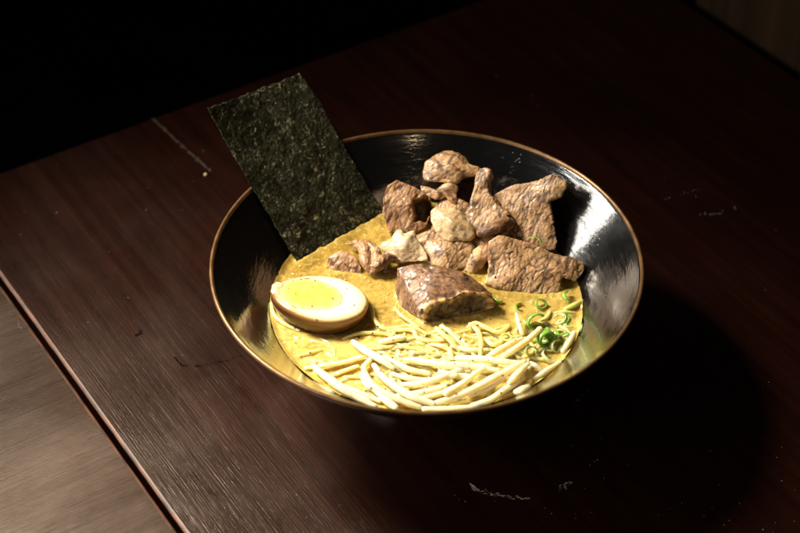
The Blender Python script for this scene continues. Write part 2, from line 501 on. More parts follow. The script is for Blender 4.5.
def wall_r(z):
    for a, b in zip(inner, inner[1:]):
        if a.z <= z <= b.z: return a.x + (b.x - a.x) * (z - a.z) / max(1e-9, b.z - a.z)
    return inner[-1].x
bowl = link('bowl', from_bm(lathe([(p.x, p.z) for p in inner + outer + foot])), M['lacquer'])
tag(bowl, 'wide black lacquered noodle bowl with a thin gold brown rim', 'bowl')
lip = [(.1074, H - .0012), (.1077, H - .0003), (.1083, H + .0003), (.1091, H + .0003), (.1096, H - .0003), (.1097, H - .0011), (.1088, H - .0018)]
link('rim', from_bm(lathe(lip + [lip[0]])), M['rim'], bowl)

# ------------------------------------------------------------------ nori
BL, BR = at(298, 264, SOUP - .001), at(383, 214, SOUP - .001)
RL, RR_ = at(247, 190, RIM_Z), at(351, 136, RIM_Z)
nn = (BR - BL).cross((RL + RR_) / 2 - (BL + BR) / 2).normalized()
pm = (BL + BR) / 2
TL, TR = onplane(204, 111, pm, nn), onplane(300, 73, pm, nn)
bm = bmesh.new()
NU, NV = 90, 130
g = []
for j in range(NV + 1):
    row = []
    for i in range(NU + 1):
        u, v = i / NU, j / NV
        # ragged cut edges
        uu = u + .006 * noise.noise(Vector((v * 26, u * 3, 1.3))) * (abs(2 * u - 1) ** 4)
        vv = v + .010 * noise.noise(Vector((u * 20, v * 3, 7.7))) * (abs(2 * v - 1) ** 4)
        p = BL.lerp(BR, uu).lerp(TL.lerp(TR, uu), vv)
        d = .0010 * fbm(Vector((u * 3.2, v * 4.5, 0)), 3) + .00014 * fbm(Vector((u * 16, v * 24, 5)), 4)
        # a crease part way up, and the corner that dries outwards
        lx = .30 - .06 * v
        d += .0009 * math.exp(-((u - lx) / .012) ** 2) * ss(.62, .40, v)
        d += .0011 * ss(lx, lx + .02, u) * ss(.62, .30, v)
        d += .0026 * (2 * u - 1) ** 2 * ss(.2, 1, v)
        d += .0030 * ss(.80, 1.05, v) * ss(.5, 0, u) - .0020 * ss(.75, 1, v) * ss(.6, 1, u)
        row.append(bm.verts.new(p + nn * d))
    g.append(row)
for j in range(NV):
    for i in range(NU):
        bm.faces.new((g[j][i], g[j][i + 1], g[j + 1][i + 1], g[j + 1][i]))
me = from_bm(bm)
nori = link('nori_sheet', me, M['nori'])
sol = nori.modifiers.new('thickness', 'SOLIDIFY'); sol.thickness = .0004; sol.offset = -1
recentre(nori)
tag(nori, 'dark green dried seaweed sheet leaning over the bowl\'s back left rim', 'seaweed')

# ------------------------------------------------------------------ egg
EL, EW, ED = .0505, .0375, .0155
def egg_r(a):
    """outline of the cut: blunt towards +x, narrower towards -x"""
    x = math.cos(a)
    y = math.sin(a) * (1 + .13 * x - .05 * x * x)
    return x * EL / 2, y * EW / 2
egg = bpy.data.objects.new('egg_half', None); col.objects.link(egg)
ec = at(319.5, 296.5, SOUP + .0105)
egg.location = ec
egg.rotation_euler = (math.radians(-5), math.radians(3.5), math.radians(-12))
egg.empty_display_size = .01
tag(egg, 'halved soy stained boiled egg with yellow yolk floating beside the seaweed', 'egg')
bm = bmesh.new(); lay = bm.verts.layers.float.new('stain')
NS = 96
YC, YA, YB = -.0050, .0158, .0121      # yolk centre and half axes
rings = []
def ering(fr, z, st, nz=0):
    row = []
    for k in range(NS):
        a = 2 * PI * k / NS
        x, y = egg_r(a)
        wob = 1 + .012 * noise.noise(Vector((math.cos(a) * 2, math.sin(a) * 2, 3)))
        v = bm.verts.new((x * fr * wob, y * fr * wob, z + nz * noise.noise(Vector((x * fr, y * fr, 0)) * 160)))
        v[lay] = st(a) if callable(st) else st
        row.append(v)
    rings.append(row)
def yring(s, z):
    row = []
    for k in range(NS):
        a = 2 * PI * k / NS
        v = bm.verts.new((YC + YA * s * math.cos(a), YB * s * math.sin(a), z)); v[lay] = 0
        row.append(v)
    rings.append(row)
yring(.80, -.0030); yring(.92, -.0020); yring(.96, -.0006); yring(1.0, -.0001); yring(1.06, .0001)
left = lambda a: ss(.2, -1, math.cos(a))
for fr, z, s0 in ((.80, .0002, .04), (.88, .0002, .24), (.935, 0, .46), (.975, -.0005, .64), (1.0, -.0014, .72), (1.0, -.003, .85)):
    ering(fr, z, (lambda s: (lambda a: min(1, s + .22 * left(a))))(s0), .0002)
for k in range(1, 13):
    q = k / 13 * PI / 2
    ering(max(.02, math.cos(q)), -.003 - ED * math.sin(q), 1.0)
for a, b in zip(rings, rings[1:]):
    for k in range(NS):
        k2 = (k + 1) % NS
        bm.faces.new((a[k], b[k], b[k2], a[k2]))
bm.faces.new(rings[-1])
bm.faces.new(rings[0])
# torn knob of white at the left tip
lk = bmesh.ops.create_icosphere(bm, subdivisions=3, radius=1)
for v in lk['verts']:
    q = v.co.copy()
    v.co = Vector((-.0222 + q.x * .0034, .0008 + q.y * .0056, -.0010 + q.z * .0020)) + q * .0010 * noise.noise(q * 2.3)
    v[lay] = .42 + .3 * ss(.4, -.6, q.z)
link('egg_white', from_bm(bm), M['egg_white'], egg)
bm = bmesh.new(); lay = bm.verts.layers.float.new('edge')
rr = []
for i in range(0, 15):
    s = i / 14
    if i == 0: rr.append([bm.verts.new((YC, 0, .0002))]); continue
    row = []
    for k in range(NS):
        a = 2 * PI * k / NS
        x, y = YC + YA * 1.10 * s * math.cos(a), YB * 1.10 * s * math.sin(a)
        w = 1 + .05 * noise.noise(Vector((math.cos(a) * 1.5, math.sin(a) * 1.5, 9))) * s
        z = .0006 * (1 - s * s) + .0004 - .0007 * ss(.90, 1.0, s) + .00035 * fbm(Vector((x, y, 0)) * 260, 3)
        v = bm.verts.new((YC + (x - YC) * w, y * w, z)); v[lay] = ss(.66, .98, s + .10 * noise.noise(Vector((x, y, 2)) * 240)) * (.55 + .45 * ss(-.6, .8, math.cos(a)))
        row.append(v)
    rr.append(row)
for a, b in zip(rr, rr[1:]):
    for k in range(NS):
        k2 = (k + 1) % NS
        if len(a) == 1: bm.faces.new((a[0], b[k], b[k2]))
        else: bm.faces.new((a[k], b[k], b[k2], a[k2]))
link('yolk', from_bm(bm), M['yolk'], egg)

# ------------------------------------------------------------------ beef
def prism(bm, poly, anchor, z, tilt=(0, 0), depth=.014, back=.82, push=(0, 0, 0), sag=0.0):
    """a slab whose face has the outline poly; the face leans by tilt from square to the viewer"""
    n = (-FW + RT * tilt[0] + UP * tilt[1]).normalized()
    p0 = at(*anchor, z)
    F = [onplane(x, y, p0, n) for x, y in poly]
    c = sum(F, Vector()) / len(F)
    ex = FW * depth + Vector(push)
    fv = [bm.verts.new(p) for p in F]
    bv = [bm.verts.new(c + (p - c) * back + ex) for p in F]
    mid = bm.verts.new(c + n * sag)
    m = len(F)
    if sag:
        for i in range(m): bm.faces.new((fv[i], fv[(i + 1) % m], mid))
    else:
        bm.faces.new(fv); bm.verts.remove(mid)
    bm.faces.new(bv[::-1])
    for i in range(m):
        j = (i + 1) % m
        bm.faces.new((fv[j], fv[i], bv[i], bv[j]))
    return n
def hull(bm, pts):
    vs = [bm.verts.new(at(x, y, SOUP + z * .001)) for x, y, z in pts]
    r = bmesh.ops.convex_hull(bm, input=vs)
    dead = [g for g in r['geom_interior'] if isinstance(g, bmesh.types.BMVert)]
    if dead: bmesh.ops.delete(bm, geom=dead, context='VERTS')
def tube(bm, P, R, seg=10, per=6, flat=1.0, flatdir=None):
    """closed tube along P with a radius at each point and rounded ends"""
    n = len(P)
    C = crom(P, per)
    def rad(s):
        k = min(int(s), n - 2); f = s - k
        return R[k] + (R[k + 1] - R[k]) * (f * f * (3 - 2 * f))
    rings = []; pts = []
    m = len(C) - 1
    for i, c in enumerate(C): pts.append((c, rad(i / per)))
    T = [(C[min(i + 1, m)] - C[max(i - 1, 0)]).normalized() for i in range(m + 1)]
    st = [(C[0] - T[0] * pts[0][1] * f, pts[0][1] * g, T[0]) for f, g in ((.75, .55), (.35, .88))]
    en = [(C[-1] + T[-1] * pts[-1][1] * f, pts[-1][1] * g, T[-1]) for f, g in ((.35, .88), (.75, .55))]
    seq = st + [(c, r_, T[i]) for i, (c, r_) in enumerate(pts)] + en
    up = Vector(flatdir) if flatdir else Vector((0, 0, 1))
    for c, r_, tt in seq:
        a = tt.cross(up)
        if a.length < 1e-3: a = tt.cross(Vector((0, 1, 0)))
        a.normalize(); b = a.cross(tt).normalized()
        rings.append([bm.verts.new(c + a * r_ * math.cos(2 * PI * k / seg) + b * r_ * flat * math.sin(2 * PI * k / seg)) for k in range(seg)])
    for A, B in zip(rings, rings[1:]):
        for k in range(seg):
            k2 = (k + 1) % seg
            bm.faces.new((A[k], A[k2], B[k2], B[k]))
    bm.faces.new(rings[0][::-1]); bm.faces.new(rings[-1])
def ptube(bm, pts, R, **kw):
    """pts: (photo x, photo y, height above broth in mm); R in mm"""
    P = [at(x, y, SOUP + z * .001) for x, y, z in pts]
    tube(bm, P, [r_ * .001 for r_ in R], **kw)
def flesh(bm, mat, label, grain=None, along=None, cell=.0036, crack=.0003, rough=.00014, voxel=.00055, smooth=5, fat=(), fatall=0.0, warp=.55, streak=5.0, lump=.0008, dents=(), name='beef_chunk'):
    """voxel-fuse the volume, soften it, then roughen it as torn and cut muscle"""
    me = from_bm(bm)
    o = bpy.data.objects.new(name, me); col.objects.link(o)
    md = o.modifiers.new('fuse', 'REMESH'); md.mode = 'VOXEL'; md.voxel_size = voxel
    m2 = o.modifiers.new('soft', 'SMOOTH'); m2.iterations = smooth; m2.factor = .5
    dg = bpy.context.evaluated_depsgraph_get(); dg.update()
    me2 = bpy.data.meshes.new_from_object(o.evaluated_get(dg))
    o.modifiers.clear(); o.data = me2; me2.name = name
    bpy.data.meshes.remove(me)
    gdir = Vector(grain).normalized() if grain else None
    adir = None
    if gdir:
        adir = Vector(along) if along else UP + RT * .45
        adir = (adir - gdir * adir.dot(gdir)).normalized()
    zones = [(at(x, y, SOUP + z * .001), r_ * .001, a) for x, y, z, r_, a in fat]
    nv = len(me2.vertices)
    fa, ca, ga = [0.0] * nv, [0.0] * nv, [0.0] * nv * 3
    off = Vector((random.random() * .5, random.random() * .5, random.random() * .5))
    O1, O2 = off + Vector((9, 0, 0)), off + Vector((0, 9, 0))
    newco = []
    def cells(p, size, amount):
        w = Vector((noise.noise(p * 230 + off), noise.noise(p * 230 + O1), noise.noise(p * 230 + O2)))
        w2 = Vector((noise.noise(p * 800 + off), noise.noise(p * 800 + O1), noise.noise(p * 800 + O2)))
        q = (p + w * .0011 * amount + w2 * .0005 * amount) / size
        if gdir:
            q = q - gdir * q.dot(gdir) * (1 - 1 / streak)
            q = q - adir * q.dot(adir) * .70
        ds, _ = noise.voronoi(q + off, distance_metric='DISTANCE')
        return ds[1] - ds[0]
    for i, v in enumerate(me2.vertices):
        p = v.co.copy()
        amt = ss(-.30, .15, noise.noise(p * 150 + off))
        amt2 = ss(-.10, .30, noise.noise(p * 210 + O1))
        k = (1 - ss(.02, .19, cells(p, cell, warp * 2))) * (.30 + .70 * amt)
        k2 = (1 - ss(.0, .15, cells(p + Vector((.1, .2, .3)), cell * .45, warp))) * amt2 * .6
        k = max(k, k2)
        f = fatall
        for zp, zr, za in zones:
            d = (p - zp).length + .0012 * noise.noise(p * 300)
            f = max(f, za * (1 - ss(zr * .75, zr * 1.15, d)))
        f = max(0, min(1, f + .16 * fbm(p * 190 + off, 3) * (1 if fatall or f > .02 else .5)))
        k *= 1 - .75 * f
        fib = 0
        if gdir:
            qq = p * 1100; qq = qq - gdir * qq.dot(gdir) * .9
            fib = noise.noise(qq) + .5 * noise.noise(qq * 2.1)
        d = .0016 * noise.noise(p * 62 + O1) + lump * fbm(p * 95 + off, 3) + rough * fbm(p * 420 + off, 4) + .00016 * fib - crack * k
        c = p + v.normal * d
        for dp, dr, dd in dents:
            w = c - dp; w = w - FW * w.dot(FW)
            w = (w + UP * w.dot(UP) * -.18) * (1 + .45 * noise.noise(c * 260 + off))
            e = 1 - ss(.60, 1.05, w.length / dr)
            if e > 0 and v.normal.dot(FW) < .3:
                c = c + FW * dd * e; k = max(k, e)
        q = p.copy()
        if gdir:
            q = q - gdir * q.dot(gdir) * .8
            q = q - adir * q.dot(adir) * .72
        q = q + off
        ga[3 * i], ga[3 * i + 1], ga[3 * i + 2] = q.x, q.y, q.z
        newco.append(c)
        fa[i] = f; ca[i] = k
    for v, c in zip(me2.vertices, newco): v.co = c
    a = me2.attributes.new('fat', 'FLOAT', 'POINT'); a.data.foreach_set('value', fa)
    a = me2.attributes.new('crack', 'FLOAT', 'POINT'); a.data.foreach_set('value', ca)
    a = me2.attributes.new('gco', 'FLOAT_VECTOR', 'POINT'); a.data.foreach_set('vector', ga)
    me2.materials.clear(); me2.materials.append(mat)
    me2.polygons.foreach_set('use_smooth', [True] * len(me2.polygons))
    me2.update()
    recentre(o)
    tag(o, label, 'beef', 'beef chunks piled in the bowl')
    return o

# 1 piece with a round hollow
bm = bmesh.new()
n = prism(bm, [(388, 234), (383, 212), (382, 197), (386, 186), (397, 179), (405, 183), (419, 189), (429, 197), (433, 207), (431, 218), (426, 228), (415, 233)], (400, 233), SOUP + .003, (.06, .10), .016, .85, sag=.0012)
c0 = onplane(423, 208.5, at(400, 233, SOUP + .003), n)
flesh(bm, M['beef_pink'], 'upright beef piece with a round dark hollow, next to the seaweed', grain=(.2, .3, 1), crack=.0003, dents=[(c0, .0056, .014)],
      fat=[(400, 184, 24, 3.6, .8), (390, 186, 24, 3, .6), (399, 211, 13, 2.2, 1), (386, 199, 18, 2.2, .5), (417, 196, 20, 3, .4)], lump=.0009)
# 2 top chunk with a bridge to the right
bm = bmesh.new()
prism(bm, [(421, 172), (425, 163), (433, 157), (442, 151), (452, 151), (458, 153), (466, 157), (470, 164), (479, 168), (480, 175), (470, 176), (462, 178), (456, 183), (445, 182), (433, 183), (424, 181)], (440, 182), SOUP + .022, (-.15, .30), .016, .8, sag=.004)
flesh(bm, M['beef'], 'rough brown beef chunk topmost at the back of the pile', grain=(.8, .2, .5), crack=.00035, fat=[(423, 176, 26, 3, .5), (466, 172, 29, 2, .4)], lump=.0010)
# 3 strip under it
bm = bmesh.new()
prism(bm, [(420, 185), (427, 186), (436, 189), (446, 184), (456, 182), (458, 188), (456, 194), (457, 205), (451, 204), (448, 196), (441, 200), (434, 201), (427, 197), (421, 191)], (438, 200), SOUP + .016, (-.1, .3), .010, .8, sag=.003)
flesh(bm, M['beef'], 'thin folded beef strip below the topmost chunk', grain=(1, .1, .2), crack=.00035, fat=[(447, 184, 22, 3, .6), (428, 187, 21, 2.5, .4)], lump=.0010)
# 4 pale cartilage
bm = bmesh.new()
prism(bm, [(430, 211), (434, 206), (443, 206), (453, 207), (461, 211), (466, 219), (473, 230), (474, 235), (470, 240), (461, 240), (452, 242), (442, 240), (434, 232), (430, 222)], (450, 240), SOUP + .011, (-.1, .25), .016, .85, sag=.006)
flesh(bm, M['beef'], 'pale rounded fatty beef piece at the centre of the pile', crack=.0002, fatall=.62, smooth=8, lump=.0010)
# 5 curled flap with a wide base
bm = bmesh.new()
prism(bm, [(470, 210), (473, 192), (476, 175), (480, 168), (487, 168), (491, 172), (487, 181), (489, 193), (497, 204), (510, 214), (500, 224), (480, 224)], (488, 220), SOUP + .014, (-.35, .1), .008, .8, push=(.002, 0, 0))
ptube(bm, [(489, 171, 28), (485, 180, 26), (487, 193, 22), (497, 206, 18)], [1.3, 1.6, 2.0, 2.4])
prism(bm, [(465, 214), (474, 203), (486, 203), (500, 206), (512, 216), (514, 226), (506, 236), (490, 240), (476, 238), (468, 230)], (490, 238), SOUP + .009, (-.2, .35), .016, .9, sag=.003)
flesh(bm, M['beef'], 'curled beef piece with a flap standing up left of the slabs', grain=(.2, .3, 1), crack=.00035, fat=[(487, 174, 28, 3, .6), (476, 196, 22, 2, .35)], lump=.0010)
# 5b dark brown fold in front of it
bm = bmesh.new()
ptube(bm, [(480, 233, 14), (488, 231, 15), (498, 227, 16), (506, 222, 16), (513, 223, 15)], [2.2, 3.4, 3.8, 3.2, 2.0], flat=.75)
flesh(bm, M['beef_dark'], 'small reddish brown beef fold between the pale piece and the slabs', grain=(1, .3, .2), crack=.0003, lump=.0006, fat=[(484, 236, 13, 2.2, .3)])
# 6 upper slab
bm = bmesh.new()
prism(bm, [(494, 194), (503, 189), (511, 186), (523, 183), (536, 180), (545, 178), (551, 175), (561, 179), (567, 182), (567, 188), (561, 197), (553, 198), (549, 197), (550, 204), (552, 213), (554, 226), (558, 241), (555, 250), (540, 250), (520, 246), (505, 238), (503, 222), (498, 208)], (545, 248), SOUP + .006, (-.30, .05), .013, .92, sag=.0022)
prism(bm, [(548, 180), (556, 176), (564, 181), (566, 188), (558, 196), (550, 194)], (556, 188), SOUP + .0275, (.2, .3), .010, .6, sag=.002)
flesh(bm, M['beef'], 'upper beef slab with cracked grain and a knob at its tip', grain=(-.35, -.55, .8), crack=.00035,
      fat=[(558, 186, 25, 5.2, .55), (550, 192, 22, 2.5, .5), (553, 245, 6, 3, .5), (540, 180, 26, 2, .4)], lump=.0006)
# 7 lower slab
bm = bmesh.new()
prism(bm, [(488, 241), (499, 236), (511, 238), (523, 240), (540, 246), (560, 254.5), (572, 258), (584, 262.5), (586, 269), (582, 276), (576, 282), (571, 279), (570, 273), (563, 272), (561, 280), (560, 289), (552, 299), (540, 300), (526, 297), (507, 290), (495, 287), (484, 284), (487, 274), (489, 264)], (520, 296), SOUP - .001, (-.05, .22), .014, .92, sag=.0018)
flesh(bm, M['beef'], 'lower beef slab with cracked grain and a hooked right end', grain=(-.2, -.6, .75), crack=.00035,
      fat=[(490, 250, 17, 3.4, .6), (487, 278, 4, 4, .6), (580, 268, 14, 4, .5), (576, 278, 9, 3, .6), (489, 264, 10, 2.2, .5), (555, 254, 20, 2, .4)], lump=.0006)
# 8 two lower middle pieces
bm = bmesh.new()
prism(bm, [(420, 248), (428, 239), (442, 236), (460, 238), (474, 244), (476, 256), (466, 267), (452, 272), (438, 269), (426, 263)], (448, 266), SOUP + .002, (-.15, .35), .016, .9, sag=.004)
flesh(bm, M['beef'], 'cracked beef piece just below the pale fatty one', grain=(-.2, -.5, .8), crack=.00035, fat=[(430, 246, 10, 4, .7), (437, 262, 4, 2.5, .4)], lump=.0006)
bm = bmesh.new()
prism(bm, [(463, 268), (470, 256), (480, 247), (488, 246), (488, 258), (482, 268), (474, 274), (466, 274)], (474, 273), SOUP + .001, (-.3, .3), .013, .9, sag=.003)
flesh(bm, M['beef'], 'small torn beef piece touching the left end of the lower slab', grain=(.5, .3, .8), crack=.00035, fat=[(468, 270, 2, 3, .6), (478, 252, 8, 2.2, .4)], lump=.0010)
# 9 white piece
bm = bmesh.new()
prism(bm, [(380, 248), (383, 243), (390, 238), (397, 229), (401, 229), (404, 234), (414, 231), (417, 238), (422, 245), (427, 253), (428, 261), (415, 263), (400, 263), (389, 256)], (405, 262), SOUP + .003, (-.1, .35), .014, .9, sag=.004)
flesh(bm, M['beef_pale'], 'whitish fatty beef piece behind the large dark chunk', grain=(1, -.3, .3), crack=.0004, fatall=.55, lump=.0010)
# 10 twisted ribbon
bm = bmesh.new()
ptube(bm, [(349, 244, 4), (357, 244, 6), (365, 251, 7), (366, 263, 6), (372, 273, 3)], [1.6, 2.8, 3.2, 3.0, 1.8])
ptube(bm, [(372, 273, 3), (378, 266, 6), (387, 259, 7), (394, 259, 5)], [2.2, 3.4, 3.2, 2.2])
ptube(bm, [(362, 244, 7), (372, 246, 8), (377, 254, 8), (374, 266, 5)], [1.6, 2.2, 2.4, 2.2])
flesh(bm, M['beef_pink'], 'twisted pinkish beef ribbon between the white piece and the leftmost one', grain=(.3, -.7, .4), crack=.00035, fat=[(377, 249, 9, 2, .5), (390, 256, 8, 2.4, .4)], lump=.0006)
# 11 leftmost low piece
bm = bmesh.new()
hull(bm, [(324, 266, 0), (330, 256, 5), (338, 251, 7), (349, 252, 7), (358, 258, 6), (362, 268, 3), (361, 278, -1), (345, 277, -1), (326, 270, -1), (345, 262, -8), (355, 268, -8)])
flesh(bm, M['beef_pink'], 'leftmost low beef chunk behind the egg', grain=(.4, .2, .9), crack=.00035, lump=.0010)
# 12 large dark chunk
ridge = [(424, 316, 5), (427, 308, 9), (434, 303, 11), (442, 301, 12.5), (451, 299, 13), (458, 295, 14), (466, 293, 13.5), (476, 294, 12.5), (485, 295, 11), (491, 299, 8), (489, 308, 3), (424, 322, 1)]
bm = bmesh.new()
hull(bm, [(396, 267, 13), (410, 263, 16), (437, 265, 17), (464, 274, 15), (486, 287, 12), (493, 294, 10), (489, 307, 4), (486, 315, -1),
          (464, 320, -1), (440, 325, -2), (424, 327, -2), (408, 316, -2), (398, 305, -1), (394, 285, 3), (420, 312, 8), (432, 303, 12), (448, 301, 13), (462, 294, 14), (480, 295, 12), (440, 280, -9), (470, 290, -9)])
ptube(bm, ridge, [1.6] * len(ridge), per=4)
flesh(bm, M['beef_dark'], 'large dark brown beef chunk nearest the noodles, its cut face edged with fat', grain=(.86, -.35, -.2), crack=.00035, lump=.0006,
      dents=[(at(x, y, SOUP + .004), .0046, .0012) for x, y in ((437, 316), (446, 311), (456, 309), (466, 305), (476, 303))],
      fat=[(x, y, z, 2.1, 1) for x, y, z in ridge] + [(399, 305, 1, 2.5, .35)])

# pieces that fill the pile between and under the others
bm = bmesh.new()
prism(bm, [(414, 236), (430, 228), (434, 206), (442, 198), (458, 198), (470, 206), (474, 226), (462, 246), (436, 252), (416, 248)], (440, 246), SOUP + .002, (-.15, .35), .016, .9, sag=.004)
flesh(bm, M['beef'], 'beef piece mostly hidden behind the pale rounded one', grain=(.3, -.4, .8), fat=[(420, 236, 6, 4, .6)])
bm = bmesh.new()
prism(bm, [(458, 246), (462, 232), (480, 228), (500, 230), (512, 238), (500, 252), (488, 262), (470, 264)], (480, 262), SOUP + .002, (-.1, .3), .014, .85, sag=.002)
flesh(bm, M['beef'], 'beef piece mostly hidden under the dark fold and lower slab', grain=(.3, -.4, .8), fat=[(470, 240, 9, 3, .4)])

# ------------------------------------------------------------------ bean sprouts and noodles
def strand(kind, pts, R, label, group, mat, name, cat, head=None):
    bm = bmesh.new()
    ptube(bm, pts, R, seg=12, per=7, flat=.92)
    me = from_bm(bm)
    off = Vector((random.random() * 9, random.random() * 9, 0))
    for v in me.vertices:
        v.co += v.normal * (.00022 * noise.noise(v.co * 330 + off) + .00008 * noise.noise(v.co * 900 + off))
    o = link(name, me, mat)
    recentre(o)
    tag(o, label, cat, group)
    return o
SP = [  # photo points with height above the broth (mm), radius (mm) at each, label
 ([(353, 342, 4), (366, 351, 5), (380, 359, 5), (393, 368, 3)], [1.7, 2.1, 2.1, 1.6], 'thick short bean sprout slanting down from between the egg and the noodles'),
 ([(384, 357, 3), (395, 362, 4), (408, 369, 4), (429, 374, 2)], [1.5, 1.8, 1.9, 1.6], 'bean sprout lying parallel to the right of the thick slanting one'),
 ([(405, 359, 5), (425, 362, 6), (445, 365, 7), (470, 366, 7), (498, 371, 6)], [1.4, 1.9, 2.3, 2.3, 1.9], 'long fat bean sprout lying level across the middle of the heap'),
 ([(457, 358, 6), (480, 359, 8), (505, 362, 8), (528, 363, 5)], [1.6, 2.1, 1.9, 1.4], 'level bean sprout reaching right to the short upright bits'),
 ([(374, 365, 4), (381, 375, 5), (392, 384, 6), (411, 396, 6), (434, 404, 4)], [1.7, 1.9, 2.2, 2.3, 1.8], 'inner bean sprout of the curved pair at front left'),
 ([(370, 360, 3), (364, 368, 4), (368, 379, 5), (378, 389, 5), (392, 397, 5), (407, 403, 4), (420, 407, 3)], [1.4, 1.7, 1.8, 2.0, 2.0, 1.9, 1.5], 'outer looping bean sprout of the curved pair at front left'),
 ([(361, 374, 2), (366, 384, 3), (377, 391, 4), (386, 400, 4), (396, 408, 3)], [1.2, 1.5, 1.9, 2.3, 2.1], 'bean sprout bending down below the looping pair'),
 ([(316, 369, 4), (328, 378, 5), (343, 389, 5), (358, 397, 4), (375, 406, 3)], [1.9, 2.4, 2.5, 2.3, 1.6], 'thick bean sprout running along the front left rim'),
 ([(306, 368, 2), (322, 366, 3), (340, 363, 3), (362, 357, 3)], [1.2, 1.4, 1.4, 1.2], 'thin straight bean sprout pointing left below the egg'),
 ([(302, 376, 1), (312, 383, 2), (323, 389, 2), (335, 393, 1)], [1.2, 1.6, 1.6, 1.2], 'greyish bean sprout half sunk against the front left wall'),
 ([(330, 383, 2), (345, 393, 2), (361, 401, 2), (380, 409, 1)], [1.3, 1.6, 1.6, 1.2], 'bean sprout hidden under the thick one at the front left rim'),
 ([(400, 385, 4), (420, 384, 6), (440, 378, 7), (462, 369, 6)], [1.4, 2.0, 2.0, 1.6], 'bean sprout rising to the right out of the looping pair'),
 ([(446, 393, 8), (463, 383, 10), (475, 374, 10), (484, 368, 9)], [2.3, 1.7, 1.6, 1.3], 'bean sprout with a swollen head lying on top of the heap'),
 ([(436, 403, 4), (455, 397, 6), (472, 390, 7), (491, 380, 8), (508, 371, 8), (524, 362, 7)], [1.8, 2.1, 2.3, 2.4, 2.2, 1.7], 'longest bean sprout slanting up right across the front'),
 ([(509, 383, 7), (515, 377, 9), (521, 371, 9), (528, 364, 7)], [1.4, 2.1, 2.1, 1.3], 'short plump bean sprout on the right slope of the heap'),
 ([(472, 405, 3), (490, 400, 4), (506, 389, 5), (524, 378, 5)], [1.3, 1.8, 1.9, 1.4], 'bean sprout close to the front rim on the right'),
 ([(516, 392, 4), (522, 390, 5), (528, 387, 4)], [1.8, 2.3, 1.9], 'stubby glossy bean sprout end at the front right rim'),
 ([(487, 358, 5), (498, 351, 7), (510, 344, 7), (522, 339, 5)], [1.6, 2.0, 1.9, 1.4], 'lower bean sprout of the pair pointing to the scallions'),
 ([(503, 357, 8), (515, 349, 10), (528, 340, 10), (540, 329, 10)], [1.5, 1.8, 1.8, 1.7], 'upper bean sprout of the pair, its tip over the scallions'),
 ([(516.5, 314, 8), (519, 323, 6), (522, 333, 3)], [1.1, 1.5, 1.3], 'short bean sprout standing up behind the pair near the scallions'),
 ([(531, 363, 5), (536, 366, 5), (541, 370, 3)], [1.2, 1.5, 1.4], 'tiny bean sprout bit right of the heap'),
 ([(534, 379, 2), (546, 371, 3), (560, 362, 2)], [1.3, 1.7, 1.2], 'yellowish bean sprout in the broth at the right wall'),
 ([(424, 409, 3), (448, 409, 3), (470, 407, 3), (490, 403, 2)], [1.4, 1.7, 1.7, 1.3], 'bean sprout pressed against the front rim'),
 ([(428, 383, 5), (442, 378, 6), (456, 375, 7)], [1.5, 1.8, 1.5], 'bean sprout tucked under the swollen headed one'),
 ([(381, 342, 3), (391, 340, 4), (403, 338, 3)], [1.7, 1.9, 1.6], 'short thick bean sprout among the noodles below the dark beef chunk'),
 ([(563, 351, 2), (569, 342, 3), (574, 333, 2)], [1.5, 1.8, 1.4], 'pale bean sprout beside the right bowl wall'),
 ([(398, 396, 3), (420, 393, 4), (445, 386, 5)], [1.5, 1.8, 1.6], 'bean sprout showing between the longest one and the looping pair'),
 ([(440, 372, 4), (460, 376, 5), (485, 378, 6)], [1.6, 1.9, 1.5], 'bean sprout lying under the long fat level one'),
]
SP += [
 ([(345, 386, 1), (360, 393, 2), (380, 401, 2)], [1.3, 1.7, 1.4], 'bean sprout lying between the front left rim sprout and the looping pair'),
 ([(414, 400, 3), (436, 395, 4), (455, 388, 4)], [1.3, 1.7, 1.4], 'bean sprout just below the swollen headed one'),
 ([(392, 374, 3), (412, 379, 4), (436, 380, 3)], [1.3, 1.7, 1.3], 'bean sprout in the gap right of the looping pair'),
 ([(470, 396, 3), (488, 388, 4), (503, 379, 5)], [1.3, 1.7, 1.4], 'bean sprout tucked under the right end of the longest one'),
 ([(330, 377, 1), (344, 371, 2), (358, 366, 2)], [1.1, 1.4, 1.1], 'thin bean sprout crossing above the front left rim sprout'),
 ([(452, 346, 3), (470, 350, 4), (488, 350, 3)], [1.2, 1.6, 1.2], 'bean sprout among the noodles behind the level one'),
]
for pts, R, lab in SP:
    strand('s', [(x, y, z * .85 - .1) for x, y, z in pts], [r_ * .90 * random.uniform(.90, 1.08) for r_ in R], lab, 'bean sprouts heaped at the front', M['sprout'], 'bean_sprout', 'bean sprout')
